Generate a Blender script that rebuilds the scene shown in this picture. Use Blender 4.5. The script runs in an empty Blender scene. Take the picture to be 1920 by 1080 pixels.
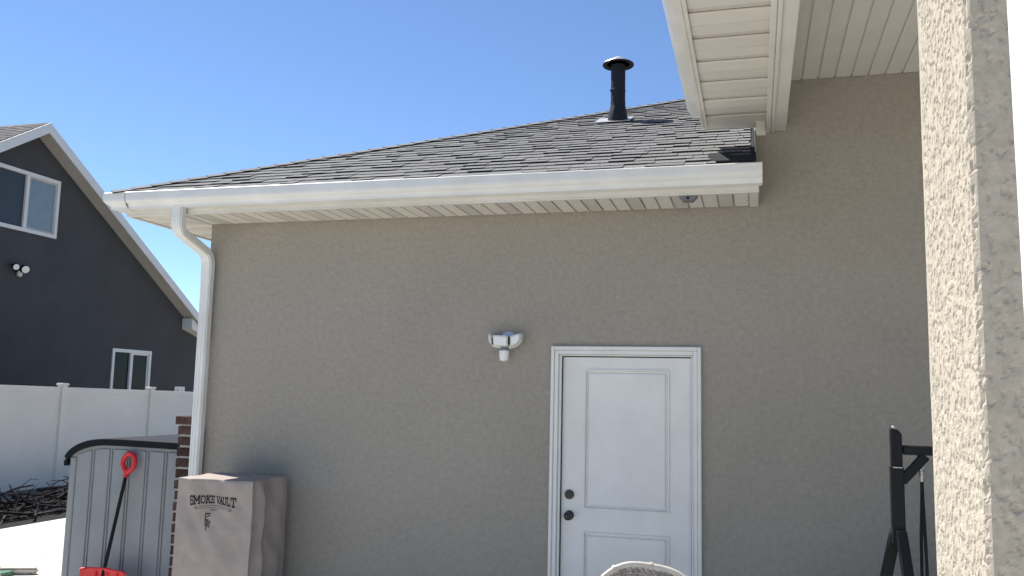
import bpy, bmesh, math, random
from mathutils import Vector, Matrix, noise
random.seed(7)
R = math.radians
scene = bpy.context.scene
col = scene.collection

# ---------------------------------------------------------------- camera
YAW, PITCH, ROLL, F = 0.271, 0.1213, 0.0224, 1645.5
cam_d = bpy.data.cameras.new('camera'); cam = bpy.data.objects.new('camera', cam_d); col.objects.link(cam)
cam_d.sensor_width = 36; cam_d.lens = F / 1920 * 36; cam_d.clip_start = .05; cam_d.clip_end = 3000
fw = Vector((-math.sin(YAW) * math.cos(PITCH), math.cos(YAW) * math.cos(PITCH), math.sin(PITCH)))
r0 = Vector((math.cos(YAW), math.sin(YAW), 0)); u0 = r0.cross(fw)
rr = r0 * math.cos(ROLL) + u0 * math.sin(ROLL); uu = -r0 * math.sin(ROLL) + u0 * math.cos(ROLL)
m = Matrix((rr, uu, -fw)).transposed().to_4x4(); m.translation = Vector((1.407, -6.154, 1.782))
cam.matrix_world = m
scene.camera = cam

# ---------------------------------------------------------------- sky, sun, exposure
SUN_EL = R(56)
SUN = Vector((-.89 * math.cos(SUN_EL), .456 * math.cos(SUN_EL), math.sin(SUN_EL))).normalized()
world = bpy.data.worlds.new('World'); scene.world = world; world.use_nodes = True
wn = world.node_tree.nodes; wl = world.node_tree.links
bg = wn['Background']; sky = wn.new('ShaderNodeTexSky'); sky.sky_type = 'NISHITA'; sky.sun_disc = False
sky.sun_elevation = SUN_EL; sky.sun_rotation = math.atan2(SUN.x, SUN.y)
sky.altitude = 1400; sky.air_density = .84; sky.dust_density = 0; sky.ozone_density = 4.8
wl.new(sky.outputs[0], bg.inputs[0]); bg.inputs[1].default_value = .10
sd = bpy.data.lights.new('sun', 'SUN'); sd.energy = 4.8; sd.angle = R(.53); sd.color = (1, .95, .87)
so = bpy.data.objects.new('sun', sd); col.objects.link(so); so.rotation_euler = SUN.to_track_quat('Z', 'Y').to_euler()
so.location = (-20, 15, 30)
vs = scene.view_settings
vs.view_transform = 'Standard'; vs.look = 'None'; vs.gamma = 1; vs.use_curve_mapping = False
vs.exposure = 0.90

# ---------------------------------------------------------------- materials
def mk(name, base, rough=.8, var=.0, vscale=3., tint=None, bump=None, spec=.3, rnd=0., metal=0., coat=0., big=0.):
    """principled with two-scale colour variation, per-object variation and layered bump"""
    mt = bpy.data.materials.new(name); mt.use_nodes = True
    nt = mt.node_tree; N = nt.nodes; L = nt.links; b = N['Principled BSDF']
    b.inputs['Roughness'].default_value = rough; b.inputs['Specular IOR Level'].default_value = spec
    b.inputs['Metallic'].default_value = metal; b.inputs['Coat Weight'].default_value = coat
    b.inputs['Base Color'].default_value = (*base, 1)
    tc = N.new('ShaderNodeTexCoord'); out = None
    if var or rnd:
        dark = tuple(c * (1 - var) for c in (tint or base)); lite = tuple(min(1, c * (1 + var)) for c in base)
        n1 = N.new('ShaderNodeTexNoise'); n1.inputs['Scale'].default_value = vscale; n1.inputs['Detail'].default_value = 9
        n1.inputs['Roughness'].default_value = .62
        L.new(tc.outputs['Object'], n1.inputs['Vector'])
        mr = N.new('ShaderNodeMapRange'); mr.inputs[1].default_value = .32; mr.inputs[2].default_value = .68
        L.new(n1.outputs['Fac'], mr.inputs[0])
        mx = N.new('ShaderNodeMix'); mx.data_type = 'RGBA'
        mx.inputs[6].default_value = (*dark, 1); mx.inputs[7].default_value = (*lite, 1)
        L.new(mr.outputs[0], mx.inputs[0]); out = mx.outputs[2]
        if rnd:
            oi = N.new('ShaderNodeObjectInfo'); m2 = N.new('ShaderNodeMapRange')
            m2.inputs[3].default_value = 1 - rnd; m2.inputs[4].default_value = 1 + rnd
            L.new(oi.outputs['Random'], m2.inputs[0])
            vm = N.new('ShaderNodeVectorMath'); vm.operation = 'SCALE'
            L.new(out, vm.inputs[0]); L.new(m2.outputs[0], vm.inputs['Scale']); out = vm.outputs[0]
        if big:                                     # broad uneven weathering and sparse darker flecks
            n3 = N.new('ShaderNodeTexNoise'); n3.inputs['Scale'].default_value = 1.1; n3.inputs['Detail'].default_value = 6
            n3.inputs['Distortion'].default_value = .6; L.new(tc.outputs['Object'], n3.inputs['Vector'])
            m3 = N.new('ShaderNodeMapRange'); m3.inputs[1].default_value = .3; m3.inputs[2].default_value = .7
            m3.inputs[3].default_value = 1 - big; m3.inputs[4].default_value = 1 + big * .6
            L.new(n3.outputs['Fac'], m3.inputs[0])
            n4 = N.new('ShaderNodeTexNoise'); n4.inputs['Scale'].default_value = 38; n4.inputs['Detail'].default_value = 3; n4.inputs['Distortion'].default_value = 1.5
            L.new(tc.outputs['Object'], n4.inputs['Vector'])
            m4 = N.new('ShaderNodeMapRange'); m4.inputs[1].default_value = .60; m4.inputs[2].default_value = .78
            m4.inputs[3].default_value = 1; m4.inputs[4].default_value = 1 - big * 3.2
            L.new(n4.outputs['Fac'], m4.inputs[0])
            mm = N.new('ShaderNodeMath'); mm.operation = 'MULTIPLY'; L.new(m3.outputs[0], mm.inputs[0]); L.new(m4.outputs[0], mm.inputs[1])
            v3 = N.new('ShaderNodeVectorMath'); v3.operation = 'SCALE'; L.new(out, v3.inputs[0]); L.new(mm.outputs[0], v3.inputs['Scale']); out = v3.outputs[0]
        L.new(out, b.inputs['Base Color'])
    prev = None
    for (sc, dist, strength, kind) in (bump or ()):
        if kind == 'v':
            t = N.new('ShaderNodeTexVoronoi'); t.inputs['Scale'].default_value = sc; o = t.outputs['Distance']
        else:
            t = N.new('ShaderNodeTexNoise'); t.inputs['Scale'].default_value = sc; t.inputs['Detail'].default_value = 5
            o = t.outputs['Fac']
        L.new(tc.outputs['Object'], t.inputs['Vector'])
        bp = N.new('ShaderNodeBump'); bp.inputs['Distance'].default_value = dist; bp.inputs['Strength'].default_value = strength
        L.new(o, bp.inputs['Height'])
        if prev: L.new(prev.outputs[0], bp.inputs['Normal'])
        prev = bp
    if prev: L.new(prev.outputs[0], b.inputs['Normal'])
    return mt

M = {}
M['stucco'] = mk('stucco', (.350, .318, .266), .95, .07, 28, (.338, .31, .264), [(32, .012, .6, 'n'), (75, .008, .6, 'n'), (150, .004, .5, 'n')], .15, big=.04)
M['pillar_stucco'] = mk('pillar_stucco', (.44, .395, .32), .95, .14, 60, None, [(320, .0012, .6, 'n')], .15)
M['white_trim'] = mk('white_trim', (.70, .68, .62), .45, .04, 3, (.66, .64, .57), [(6, .004, .12, 'n')], .4)
M['gutter_white'] = mk('gutter_white', (.72, .72, .69), .38, .05, 2.5, (.68, .67, .62), [(5, .004, .15, 'n')], .45)
M['soffit_white'] = mk('soffit_white', (.68, .65, .58), .55, .04, 4, None, [(9, .002, .2, 'n')], .3, rnd=.035)
M['soffit_vent_shade'] = mk('soffit_vent_shade', (.57, .54, .48), .6, .05, 30, None, [(300, .001, .3, 'n')], .3, rnd=.03)  # vented planks; on porch groove floors its darker tone paints in shade
M['door_white'] = mk('door_white', (.76, .755, .72), .42, .035, 3, (.73, .72, .68), [(40, .0008, .25, 'n')], .4, big=.012)
M['door_seal'] = mk('door_seal', (.035, .033, .03), .7)
M['black_metal'] = mk('black_metal', (.008, .009, .011), .5, .2, 12, None, [(90, .0006, .3, 'n')], .2)
M['bronze'] = mk('bronze', (.012, .011, .010), .35, .2, 40, None, None, .5)
M['shingle'] = mk('shingle', (.205, .206, .205), .95, .24, 70, (.170, .171, .172), [(350, .003, .7, 'n')], .15, rnd=.09)
M['shingle_edge'] = mk('shingle_edge', (.020, .020, .024), .95)
M['shingle_dark'] = mk('shingle_dark', (.016, .017, .022), .9, .2, 20, None, [(200, .002, .5, 'n')], .2)
M['roof_far'] = mk('roof_far', (.17, .16, .155), .95, .35, 6, (.13, .125, .122), [(60, .01, .6, 'n')], .15)
M['vent_black'] = mk('vent_black', (.016, .019, .026), .6, .15, 10, None, None, .2)
M['galv_cap_light'] = mk('galv_cap_light', (.55, .55, .54), .38, .12, 20, None, [(60, .001, .2, 'n')], .5, metal=.6)  # galvanised flashing; the vent cap top uses its pale tone as painted sunlight
M['flashing'] = mk('flashing', (.42, .42, .41), .5, .15, 8, None, None, .4, metal=.3)
M['brick'] = mk('brick', (.062, .036, .030), .92, .35, 25, (.05, .033, .029), [(120, .003, .6, 'n')], .2, rnd=.35)
M['mortar'] = mk('mortar', (.42, .38, .34), .95, .15, 20, None, [(120, .003, .6, 'n')], .15)
M['charcoal'] = mk('charcoal', (.066, .067, .071), .92, .10, 1.2, None, [(25, .006, .5, 'n')], .15)
M['far_white'] = mk('far_white', (.66, .66, .65), .6, .04, 3)
M['far_soffit'] = mk('far_soffit', (.46, .44, .40), .7, .05, 3)
M['glass_dark'] = mk('glass_dark', (.018, .023, .028), .05, 0, 1, None, None, .10)
M['glass_mid'] = mk('glass_mid', (.050, .062, .072), .08, 0, 1, None, None, .2)
M['glass_blind'] = mk('glass_blind', (.19, .245, .27), .12, .06, 3, None, None, .6)
M['vinyl_fence'] = mk('vinyl_fence', (.83, .785, .69), .5, .04, .8, (.80, .755, .66), [(3, .004, .15, 'n')], .35)
M['concrete'] = mk('concrete', (.58, .56, .52), .9, .10, 1.6, (.54, .52, .48), [(60, .004, .5, 'n'), (8, .01, .2, 'n')], .2, rnd=.03)
M['dark_ground'] = mk('dark_ground', (.022, .021, .024), .97, .4, 9, (.04, .036, .035), [(40, .03, .8, 'n')], .1)
M['dirt'] = mk('dirt', (.30, .27, .225), .97, .30, 1.4, (.25, .225, .18), [(25, .03, .7, 'n')], .1)
M['turf'] = mk('turf', (.16, .26, .19), .95, .3, 20, (.11, .2, .13), [(150, .01, .8, 'n')], .1)
M['kerb'] = mk('kerb', (.44, .39, .33), .93, .18, 14, (.36, .32, .27), [(80, .004, .6, 'n')], .15, rnd=.12)
M['shed_gray'] = mk('shed_gray', (.25, .262, .264), .55, .06, 2.5, (.23, .243, .248), [(200, .0008, .4, 'n')], .35)
M['shed_black'] = mk('shed_black', (.010, .011, .014), .6, .15, 10, None, [(200, .0008, .4, 'n')], .12)
M['red_plastic'] = mk('red_plastic', (.62, .025, .028), .38, .08, 8, None, None, .45)
M['cover'] = mk('cover', (.335, .287, .255), .82, .07, 5, (.31, .266, .238), [(500, .0006, .5, 'n'), (10, .012, .45, 'n')], .25, big=.03)
M['print'] = mk('print', (.020, .020, .022), .8, .3, 60)
M['print_gray'] = mk('print_gray', (.13, .115, .105), .85, .3, 60)
M['lamp_white'] = mk('lamp_white', (.66, .66, .60), .4, .05, 20, None, None, .4)
M['lamp_lens'] = mk('lamp_lens', (.80, .80, .76), .12, .05, 40, None, [(120, .002, .5, 'n')], .6)
M['lamp_blue'] = mk('lamp_blue', (.46, .52, .66), .5)
M['steel'] = mk('steel', (.55, .55, .56), .28, .1, 30, None, None, .5, metal=.9)
M['strap'] = mk('strap', (.014, .014, .016), .85, .2, 60, None, [(400, .001, .5, 'n')], .2)
M['bark'] = mk('bark', (.040, .036, .034), .95, .4, 12, (.025, .023, .022), [(60, .004, .7, 'n')], .15, rnd=.5)
M['wicker'] = mk('wicker', (.33, .29, .25), .7, .3, 40, (.24, .21, .18), None, .3, rnd=.12)
M['chair_rim'] = mk('chair_rim', (.48, .455, .41), .5, .15, 30, None, None, .35)
M['cushion'] = mk('cushion', (.35, .33, .30), .9, .1, 10, None, [(300, .001, .5, 'n')], .2)
M['porch_white'] = mk('porch_white', (.80, .80, .78), .45, .02, 3)
M['gray_plastic'] = mk('gray_plastic', (.17, .17, .175), .5, .1, 20)

# ---------------------------------------------------------------- helpers
class MB:
    def __init__(s): s.v = []; s.f = []
    def add(s, vs_, fs_):
        k = len(s.v); s.v += [tuple(v) for v in vs_]; s.f += [tuple(i + k for i in f) for f in fs_]; return s
    def box(s, x0, x1, y0, y1, z0, z1):
        return s.add([(x, y, z) for x in (x0, x1) for y in (y0, y1) for z in (z0, z1)],
                     [(0, 1, 3, 2), (4, 6, 7, 5), (0, 4, 5, 1), (2, 3, 7, 6), (0, 2, 6, 4), (1, 5, 7, 3)])
    def prism(s, pts, vec):                       # planar polygon swept along vec
        n = len(pts); v = Vector(vec)
        a = [Vector(q) for q in pts]; b = [q + v for q in a]
        return s.add(a + b, [tuple(range(n))[::-1], tuple(range(n, 2 * n))] + [(i, (i + 1) % n, n + (i + 1) % n, n + i) for i in range(n)])
    def sweep(s, rings, cap=True, closed=True):   # rings of equal length
        n = len(rings[0]); k = len(s.v)
        for r_ in rings: s.v += [tuple(q) for q in r_]
        for j in range(len(rings) - 1):
            for i in range(n if closed else n - 1):
                a = k + j * n + i; b = k + j * n + (i + 1) % n
                s.f.append((a, b, b + n, a + n))
        if cap:
            s.f.append(tuple(range(k, k + n))[::-1]); e = k + (len(rings) - 1) * n; s.f.append(tuple(range(e, e + n)))
        return s
    def tube(s, path, rad, n=8, flat=None):
        P = [Vector(q) for q in path]; rings = []
        t0 = (P[1] - P[0]).normalized(); ref = Vector((0, 0, 1)) if abs(t0.z) < .9 else Vector((1, 0, 0))
        nrm = t0.cross(ref).normalized()
        for i, q in enumerate(P):
            t = ((P[min(i + 1, len(P) - 1)] - q).normalized() + (q - P[max(i - 1, 0)]).normalized()).normalized()
            nrm = (nrm - t * nrm.dot(t)).normalized(); bi = t.cross(nrm)
            rd = rad[i] if isinstance(rad, (list, tuple)) else rad
            rings.append([q + (nrm * math.cos(a) + bi * math.sin(a)) * rd for a in [2 * math.pi * k / n for k in range(n)]])
        return s.sweep(rings)
    def rect_tube(s, path, w, d, side=(1, 0, 0)):  # rectangular section, side = width direction
        P = [Vector(q) for q in path]; S = Vector(side).normalized(); rings = []
        for i, q in enumerate(P):
            a = (P[min(i + 1, len(P) - 1)] - q); b = (q - P[max(i - 1, 0)])
            a = a.normalized() if a.length else b.normalized(); b = b.normalized() if b.length else a
            t = (a + b).normalized(); u = t.cross(S).normalized(); k = 1 / max(.4, t.dot(a))
            rings.append([q + S * (w / 2 * i_) + u * (d / 2 * j_ * k) for i_, j_ in ((-1, -1), (1, -1), (1, 1), (-1, 1))])
        return s.sweep(rings)
    def lathe(s, c, prof, n=24, axis=(0, 0, 1)):   # prof: (radius, height)
        A = Vector(axis).normalized(); ref = Vector((1, 0, 0)) if abs(A.x) < .9 else Vector((0, 1, 0))
        u = A.cross(ref).normalized(); w = A.cross(u); c = Vector(c)
        return s.sweep([[c + A * h + (u * math.cos(2 * math.pi * k / n) + w * math.sin(2 * math.pi * k / n)) * max(r_, 1e-4) for k in range(n)] for r_, h in prof])
    def mesh(s, name, mat, bevel=0, smooth=False, seg=1):
        me = bpy.data.meshes.new(name); me.from_pydata(s.v, [], s.f); me.validate()
        bm = bmesh.new(); bm.from_mesh(me)
        bmesh.ops.recalc_face_normals(bm, faces=bm.faces)
        if bevel: bmesh.ops.bevel(bm, geom=list(bm.edges), offset=bevel, segments=seg, affect='EDGES', clamp_overlap=True)
        bm.to_mesh(me); bm.free()
        if smooth:
            for p_ in me.polygons: p_.use_smooth = True
            me.set_sharp_from_angle(angle=R(38))
        me.materials.append(M[mat] if isinstance(mat, str) else mat)
        return me
    def edged(s, name, mat, edge, thr=.5, up=None):     # side faces take the cut-edge material
        me = s.mesh(name, mat); me.materials.append(M[edge])
        for p_ in me.polygons:
            if abs(p_.normal.dot(up or Vector((0, 0, 1)))) < thr: p_.material_index = 1
        return me
    def build(s, name, mat, parent=None, bevel=0, smooth=False, seg=1):
        return link(name, s.mesh(name, mat, bevel, smooth, seg), parent)

WORLD = {}
def link(name, data, parent=None):
    o = bpy.data.objects.new(name, data); col.objects.link(o)
    if parent:
        o.parent = parent
        if parent in WORLD: o.matrix_parent_inverse = Matrix.Translation(-WORLD[parent])
    return o
def tag(o, label, cat, group=None, kind=None):
    if label: o['label'] = label
    if cat: o['category'] = cat
    if group: o['group'] = group
    if kind: o['kind'] = kind
    return o
def thing(name, loc, label, cat, group=None):
    o = bpy.data.objects.new(name, None); col.objects.link(o); o.location = loc; o.empty_display_size = .2
    WORLD[o] = Vector(loc); return tag(o, label, cat, group)
def copy_tree(o, parent=None):
    c = o.copy(); col.objects.link(c)
    if parent: c.parent = parent
    for ch in [x for x in col.objects if x.parent == o]: copy_tree(ch, c)
    return c
def bx(name, mat, parent, x0, x1, y0, y1, z0, z1, bevel=.003):
    return MB().box(x0, x1, y0, y1, z0, z1).build(name, mat, parent, bevel)
def arc(n, a0, a1): return [a0 + (a1 - a0) * i / n for i in range(n + 1)]

G = -.10                                            # patio level
# ================================================================ GROUND
g = MB().add([(-900, -900, G - .06), (900, -900, G - .06), (900, 900, G - .06), (-900, 900, G - .06)], [(0, 1, 2, 3)]).build('ground', 'dirt')
g['kind'] = 'structure'
patio = MB().box(-8.1, 8.5, -16, 11.4, G - .055, G - .02).build('patio', 'mortar'); patio['kind'] = 'structure'
xs = [-8.1, -6.15, -3.3, -.3, 2.7, 5.7, 8.5]; ys = [-16, -13, -10, -7, -4, -1.0, 2.1, 5.2, 8.3, 11.4]
for i in range(len(xs) - 1):
    for j in range(len(ys) - 1):
        MB().box(xs[i] + .006, xs[i + 1] - .006, ys[j] + .006, ys[j + 1] - .006, G - .05, G).build('slab', 'concrete', patio, .006)

dstrip = MB().box(-10.3, -8.11, -2, 14, G - .055, G - .03).build('dark_strip', 'dark_ground'); dstrip['kind'] = 'structure'  # very dark flat strip of ground between fence and patio
# ================================================================ HOUSE
XC, XS, ZS = -2.86, 1.43, 3.11                       # left corner, step to the tall part, soffit height
YB = 9.0
YE, ZE, K = -.535, 3.2735, .452                        # shingle edge, its height, pitch
house = thing('stucco_house', (0, 0, G), 'tan stucco house with white eaves, grey shingle roof and a white back door', 'house')
DX0, DX1, DZ = .062, 1.0, 2.085                       # door opening
w = MB()
def wq(x0, x1, z0, z1): w.add([(x0, 0, z0), (x1, 0, z0), (x1, 0, z1), (x0, 0, z1)], [(0, 1, 2, 3)])
wq(XC, DX0, G - .05, ZS + .03); wq(DX1, XS, G - .05, ZS + .03); wq(DX0, DX1, DZ, ZS + .03)
wq(XS, 7.2, G - .05, ZS + .03); wq(XS, 7.2, ZS + .03, 4.3)
w.box(XC, 7.2, .0035, .12, G - .05, G)                # footing
w.add([(DX0, 0, G), (DX0, .13, G), (DX0, .13, DZ), (DX0, 0, DZ)], [(0, 1, 2, 3)])
w.add([(DX1, 0, G), (DX1, .13, G), (DX1, .13, DZ), (DX1, 0, DZ)], [(0, 1, 2, 3)])
w.add([(DX0, 0, DZ), (DX0, .13, DZ), (DX1, .13, DZ), (DX1, 0, DZ)], [(0, 1, 2, 3)])
w.build('wall', 'stucco', house)
MB().add([(XC, 0, G), (XC, YB, G), (XC, YB, ZS + .03), (XC, 0, ZS + .03)], [(0, 1, 2, 3)]).add(
    [(XC, YB, G), (7.2, YB, G), (7.2, YB, 4.3), (XC, YB, ZS + .03)], [(0, 1, 2, 3)]).add(
    [(7.2, 0, G), (7.2, YB, G), (7.2, YB, 4.3), (7.2, 0, 4.3)], [(0, 1, 2, 3)]).build('side_wall', 'stucco', house)
MB().box(XS, XS + .1, .002, YB - .002, ZS + .04, 5.4).build('upper_wall', 'stucco', house)

# --- roof deck (hip), shingles laid on it one by one
XL = XC + (YE)                                       # left eave edge, same overhang
tr = (YB + .56 - YE) / 2                             # run to the ridge
yr, zr, xr = YE + tr, ZE + K * tr, XL + tr
deck = MB()
deck.add([(XL, YE, ZE), (XS, YE, ZE), (XS, yr, zr), (min(xr, XS), yr, zr)], [(0, 1, 2, 3)])
deck.add([(XL, YE, ZE), (min(xr, XS), yr, zr), (XL, YB + .56, ZE)], [(0, 1, 2)])
deck.add([(XL, YB + .56, ZE), (min(xr, XS), yr, zr), (XS, yr, zr), (XS, YB + .56, ZE)], [(0, 1, 2, 3)])
roof = deck.build('roof', 'shingle_dark', house)
EXP, CL = .142, math.sqrt(1 + K * K)
ca, sa = 1 / CL, K / CL
def place(sx, s, lift=0):                            # matrix of a shingle: local x along eave, y up slope, z out
    mt = Matrix(((1, 0, 0, sx), (0, ca, -sa, YE + s * ca), (0, sa, ca, ZE + s * sa), (0, 0, 0, 1)))
    return mt @ Matrix.Translation((0, 0, lift))
def tab_mesh(poly, th, name='shingle'):              # poly corners (x, y) with y=0 lower edge; wedge thickness th at the butt
    n = len(poly); top = []; bot = []
    ym = max(q[1] for q in poly)
    for x, y in poly:
        t = th * (1 - .80 * y / ym); top.append((x, y, t)); bot.append((x, y, -.004))
    mb = MB().add(bot + top, [tuple(range(n))[::-1], tuple(range(n, 2 * n))] + [(i, (i + 1) % n, n + (i + 1) % n, n + i) for i in range(n)])
    return mb
LAP = EXP * 1.22
widths = [.11, .14, .17, .20, .25]
variants = {}
for wi, wd in enumerate(widths):
    for ti, th in enumerate((.009, .012, .016)):
        variants[(wi, ti)] = tab_mesh([(0, 0), (wd, .004 * ((wi % 2) * 2 - 1)), (wd, LAP), (0, LAP)], th).edged('shingle', 'shingle', 'shingle_edge')
n_sh = 0; rest = MB(); srow = 0
nrow = int((tr * CL) / EXP)
for i in range(nrow):
    s = i * EXP - .02
    hipx = XL + s * ca + .02
    x = max(hipx, XL)
    xend = XS - .035
    if i == 0: xend = 1.19
    if i == 1: xend = 1.14
    first = True; lastti = 0
    while x < xend - .04:
        wi = random.randrange(len(widths)); wd = widths[wi]
        ti = random.choice((0, 1, 2)) if lastti != 2 else random.choice((0, 1)); lastti = ti
        th = (.009, .012, .016)[ti]
        jit = random.uniform(-.006, .006) if i else 0
        if first:
            poly = [(0, 0), (wd, 0), (wd, LAP), (min(LAP * ca, wd - .01), LAP)]
            me = tab_mesh(poly, th)
        elif x + wd > xend:
            wd = xend - x
            me = tab_mesh([(0, 0), (wd, 0), (wd, LAP), (0, LAP)], th)
        else: me = variants[(wi, ti)]
        if n_sh < 300 and (i < 26):
            if isinstance(me, MB): me = me.edged('shingle', 'shingle', 'shingle_edge')
            o = link('shingle', me, roof); o.matrix_basis = place(x, s + jit); n_sh += 1
        else:
            mt = place(x, s + jit)
            mb = me if isinstance(me, MB) else tab_mesh([(0, 0), (wd, 0), (wd, LAP), (0, LAP)], th)
            rest.add([mt @ Vector(v) for v in mb.v], mb.f)
        x += wd + .004; first = False
o = link('upper_shingles', rest.edged('upper_shingles', 'shingle', 'shingle_edge', .5, Vector((0, -sa, ca))), roof); o['kind'] = 'stuff'
# other slopes: plain courses
side = MB()
for i in range(nrow):
    s = i * EXP
    for (a, b) in ((0, 1),):
        y0 = YE + s * ca; y1 = YB + .56 - s * ca; xx = XL + s * ca; zz = ZE + s * sa
        if y1 - y0 < .2: continue
        side.prism([(xx, y0, zz - .002), (xx - sa * .014, y0, zz + .014), (xx + LAP * ca, y0 + LAP * ca, zz + LAP * sa + .004)], (0, 0, 0)) if False else None
        side.add([(xx, y0, zz), (xx, y1, zz), (xx - .006, y1, zz + .014), (xx - .006, y0, zz + .014),
                  (xx + EXP * 1.1 * ca, y0 + EXP * ca, zz + EXP * 1.1 * sa + .002), (xx + EXP * 1.1 * ca, y1 - EXP * ca, zz + EXP * 1.1 * sa + .002)],
                 [(0, 1, 2, 3), (3, 2, 5, 4)])
o = side.build('side_slope_shingles', 'shingle', roof); o['kind'] = 'stuff'
# hip caps
hd = Vector((1, 1, K)).normalized(); hl = tr * math.sqrt(2 + K * K); nc = int(hl / .145)
capm = None
for i in range(nc):
    t = i * .145
    p0 = Vector((XL, YE, ZE)) + hd * (t - .01)
    mb = MB()
    wv = .125; L_ = .20; th = .010
    # two wings, front (down -y) and left (down -x)
    fr = Vector((1, -1, 0)).normalized(); drop = -K / math.sqrt(2) * .98
    up = Vector((0, 0, 1))
    prof = [(-wv, drop * wv), (0, .0), (wv, drop * wv)]
    ringb = [fr * a + up * (b + .013) for a, b in prof]; ringt = [fr * a + up * (b + .013 + th) for a, b in prof]
    ring2b = [fr * a + up * (b + .008) + hd * L_ for a, b in prof]; ring2t = [fr * a + up * (b + .015) + hd * L_ for a, b in prof]
    mb.sweep([ringb + ringt[::-1], ring2b + ring2t[::-1]])
    if capm is None: capm = mb.edged('hip_cap', 'shingle', 'shingle_edge', .35)
    o = link('hip_cap', capm, roof); o.matrix_basis = Matrix.Translation(p0)
# dark exposed underlay at the lower right corner with step flashing against the tall wall
bx('underlay', 'shingle_dark', roof, 1.18, XS - .02, YE - .02, YE + .02, ZE - .01, ZE + .02, 0)
MB().prism([(1.12, YE, ZE + .004), (XS - .004, YE, ZE + .004), (XS - .004, YE + .36, ZE + .36 * K + .012), (1.12, YE + .36, ZE + .36 * K + .012)], (0, 0, .003)).build('underlay', 'shingle_dark', roof)
for i in range(16):
    y0 = YE + .33 + i * .15; z0 = ZE + (y0 - YE) * K
    MB().prism([(XS - .006, y0, z0 + .01), (XS - .006, y0 + .17, z0 + .01 + .17 * K), (XS - .006, y0 + .17, z0 + .11 + .17 * K), (XS - .006, y0, z0 + .11)], (.004, 0, 0)).build('step_flashing', 'flashing', roof)

# --- fascia and gutter swept round the corner with a mitre
YF = -.455; XF = XC + YF
def corner_sweep(prof, xend, name, mat, parent, bevel=0):   # prof (outward distance, z)
    rings = [[(xend, YF - d, z) for d, z in prof], [(XF - d, YF - d, z) for d, z in prof], [(XF - d, YB + .455, z) for d, z in prof]]
    return MB().sweep(rings).build(name, mat, parent, bevel)
corner_sweep([(0, 3.100), (0, 3.25), (-.02, 3.25), (-.02, 3.100)], 1.445, 'fascia', 'white_trim', house)
corner_sweep([(.0, 3.100), (.006, 3.100), (.006, 3.108), (.0, 3.112)], 1.446, 'fascia_lip', 'white_trim', house)
gp = [(.004, 3.142), (.082, 3.142), (.084, 3.160), (.094, 3.172), (.112, 3.184), (.124, 3.197), (.127, 3.212), (.127, 3.262), (.118, 3.268), (.112, 3.264)]
gin = [(.112, 3.255), (.122, 3.255), (.122, 3.214), (.119, 3.201), (.108, 3.189), (.090, 3.177), (.079, 3.163), (.077, 3.147), (.009, 3.147), (.009, 3.262), (.004, 3.262)]
gutter = corner_sweep(gp + gin, 1.462, 'gutter', 'gutter_white', house)
MB().prism([(1.462, YF - d, z) for d, z in gp + [(.004, 3.268)]], (.004, 0, 0)).build('end_cap', 'gutter_white', gutter)
MB().prism([(-3.245, YF - d * 1.012 - .001, z - .0015) for d, z in gp[:8]] + [(-3.245, YF - .11, 3.262), (-3.245, YF - .1, 3.16), (-3.245, YF - .01, 3.15)], (.006, 0, 0)).build('seam', 'flashing', gutter)
MB().prism([(1.30, YF - .02, 3.262), (1.30, YF - .12, 3.268), (1.325, YF - .12, 3.268), (1.325, YF - .02, 3.262)], (0, 0, .003)).build('hanger', 'flashing', gutter)
# drip edge
MB().box(XL + .02, XS - .03, YE - .02, YE + .03, ZE - .010, ZE - .003).build('drip_edge', 'shingle_dark', house)

# --- soffit planks
soffit = bx('soffit', 'soffit_vent_shade', house, XF + .02, 1.43, YF + .02, -.004, ZS + .026, ZS + .03, 0)
MB().box(XF + .02, XC - .004, .0, YB, ZS + .026, ZS + .03).build('soffit_back', 'soffit_vent_shade', soffit)
pw = .101
plank_m = {}
for kind in ('soffit_white', 'soffit_vent_shade'):
    mb = MB(); mb.box(.006, pw - .006, YF + .021, -.012, 0, .014)
    mb.box(pw - .006, pw + .006, YF + .021, -.012, .013, .020); plank_m[kind] = mb.mesh('soffit_plank', kind, .002)
x = XC + .002; i = 0
while x + pw < 1.40:
    o = link('soffit_plank', plank_m['soffit_vent_shade' if i % 3 == 1 else 'soffit_white'], soffit)
    o.matrix_basis = Matrix.Translation((x, 0, ZS)); x += pw; i += 1
bx('edge_trim', 'soffit_white', soffit, x, 1.443, YF + .021, -.002, ZS - .006, ZS + .012)
bx('wall_channel', 'soffit_white', soffit, XC, 1.40, -.012, -.002, ZS + .011, ZS + .02, .001)
# mitred corner and left eave
diag = lambda v: v + XC
n = 4; st = (-YF - .02) / n
for i in range(n):
    xa = XF + .02 + i * st; xb = xa + st - .009
    MB().prism([(xa, YF + .021, ZS), (xb, YF + .021, ZS), (xb, xb - XC - .008, ZS), (xa, max(YF + .022, xa - XC - .008), ZS)], (0, 0, .012)).build('soffit_plank', 'soffit_white' if i % 3 else 'soffit_vent_shade', soffit)
    ya = YF + .02 + i * st; yb = ya + st - .009
    MB().prism([(XF + .021, ya, ZS), (XF + .021, yb, ZS), (diag(yb) - .008, yb, ZS), (max(XF + .022, diag(ya) - .008), ya, ZS)], (0, 0, .012)).build('soffit_plank', 'soffit_white' if i % 3 else 'soffit_vent_shade', soffit)
MB().prism([(XF + .02, YF + .02 - .006, ZS - .003), (XF + .02, YF + .02 + .006, ZS - .003), (XC, .006, ZS - .003), (XC, -.006, ZS - .003)], (0, 0, .012)).build('mitre_strip', 'soffit_white', soffit)
lm = MB(); lm.box(XF + .021, XC - .012, .008, pw - .008, 0, .012); lm.box(XF + .021, XC - .012, pw - .008, pw, .010, .02)
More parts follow.
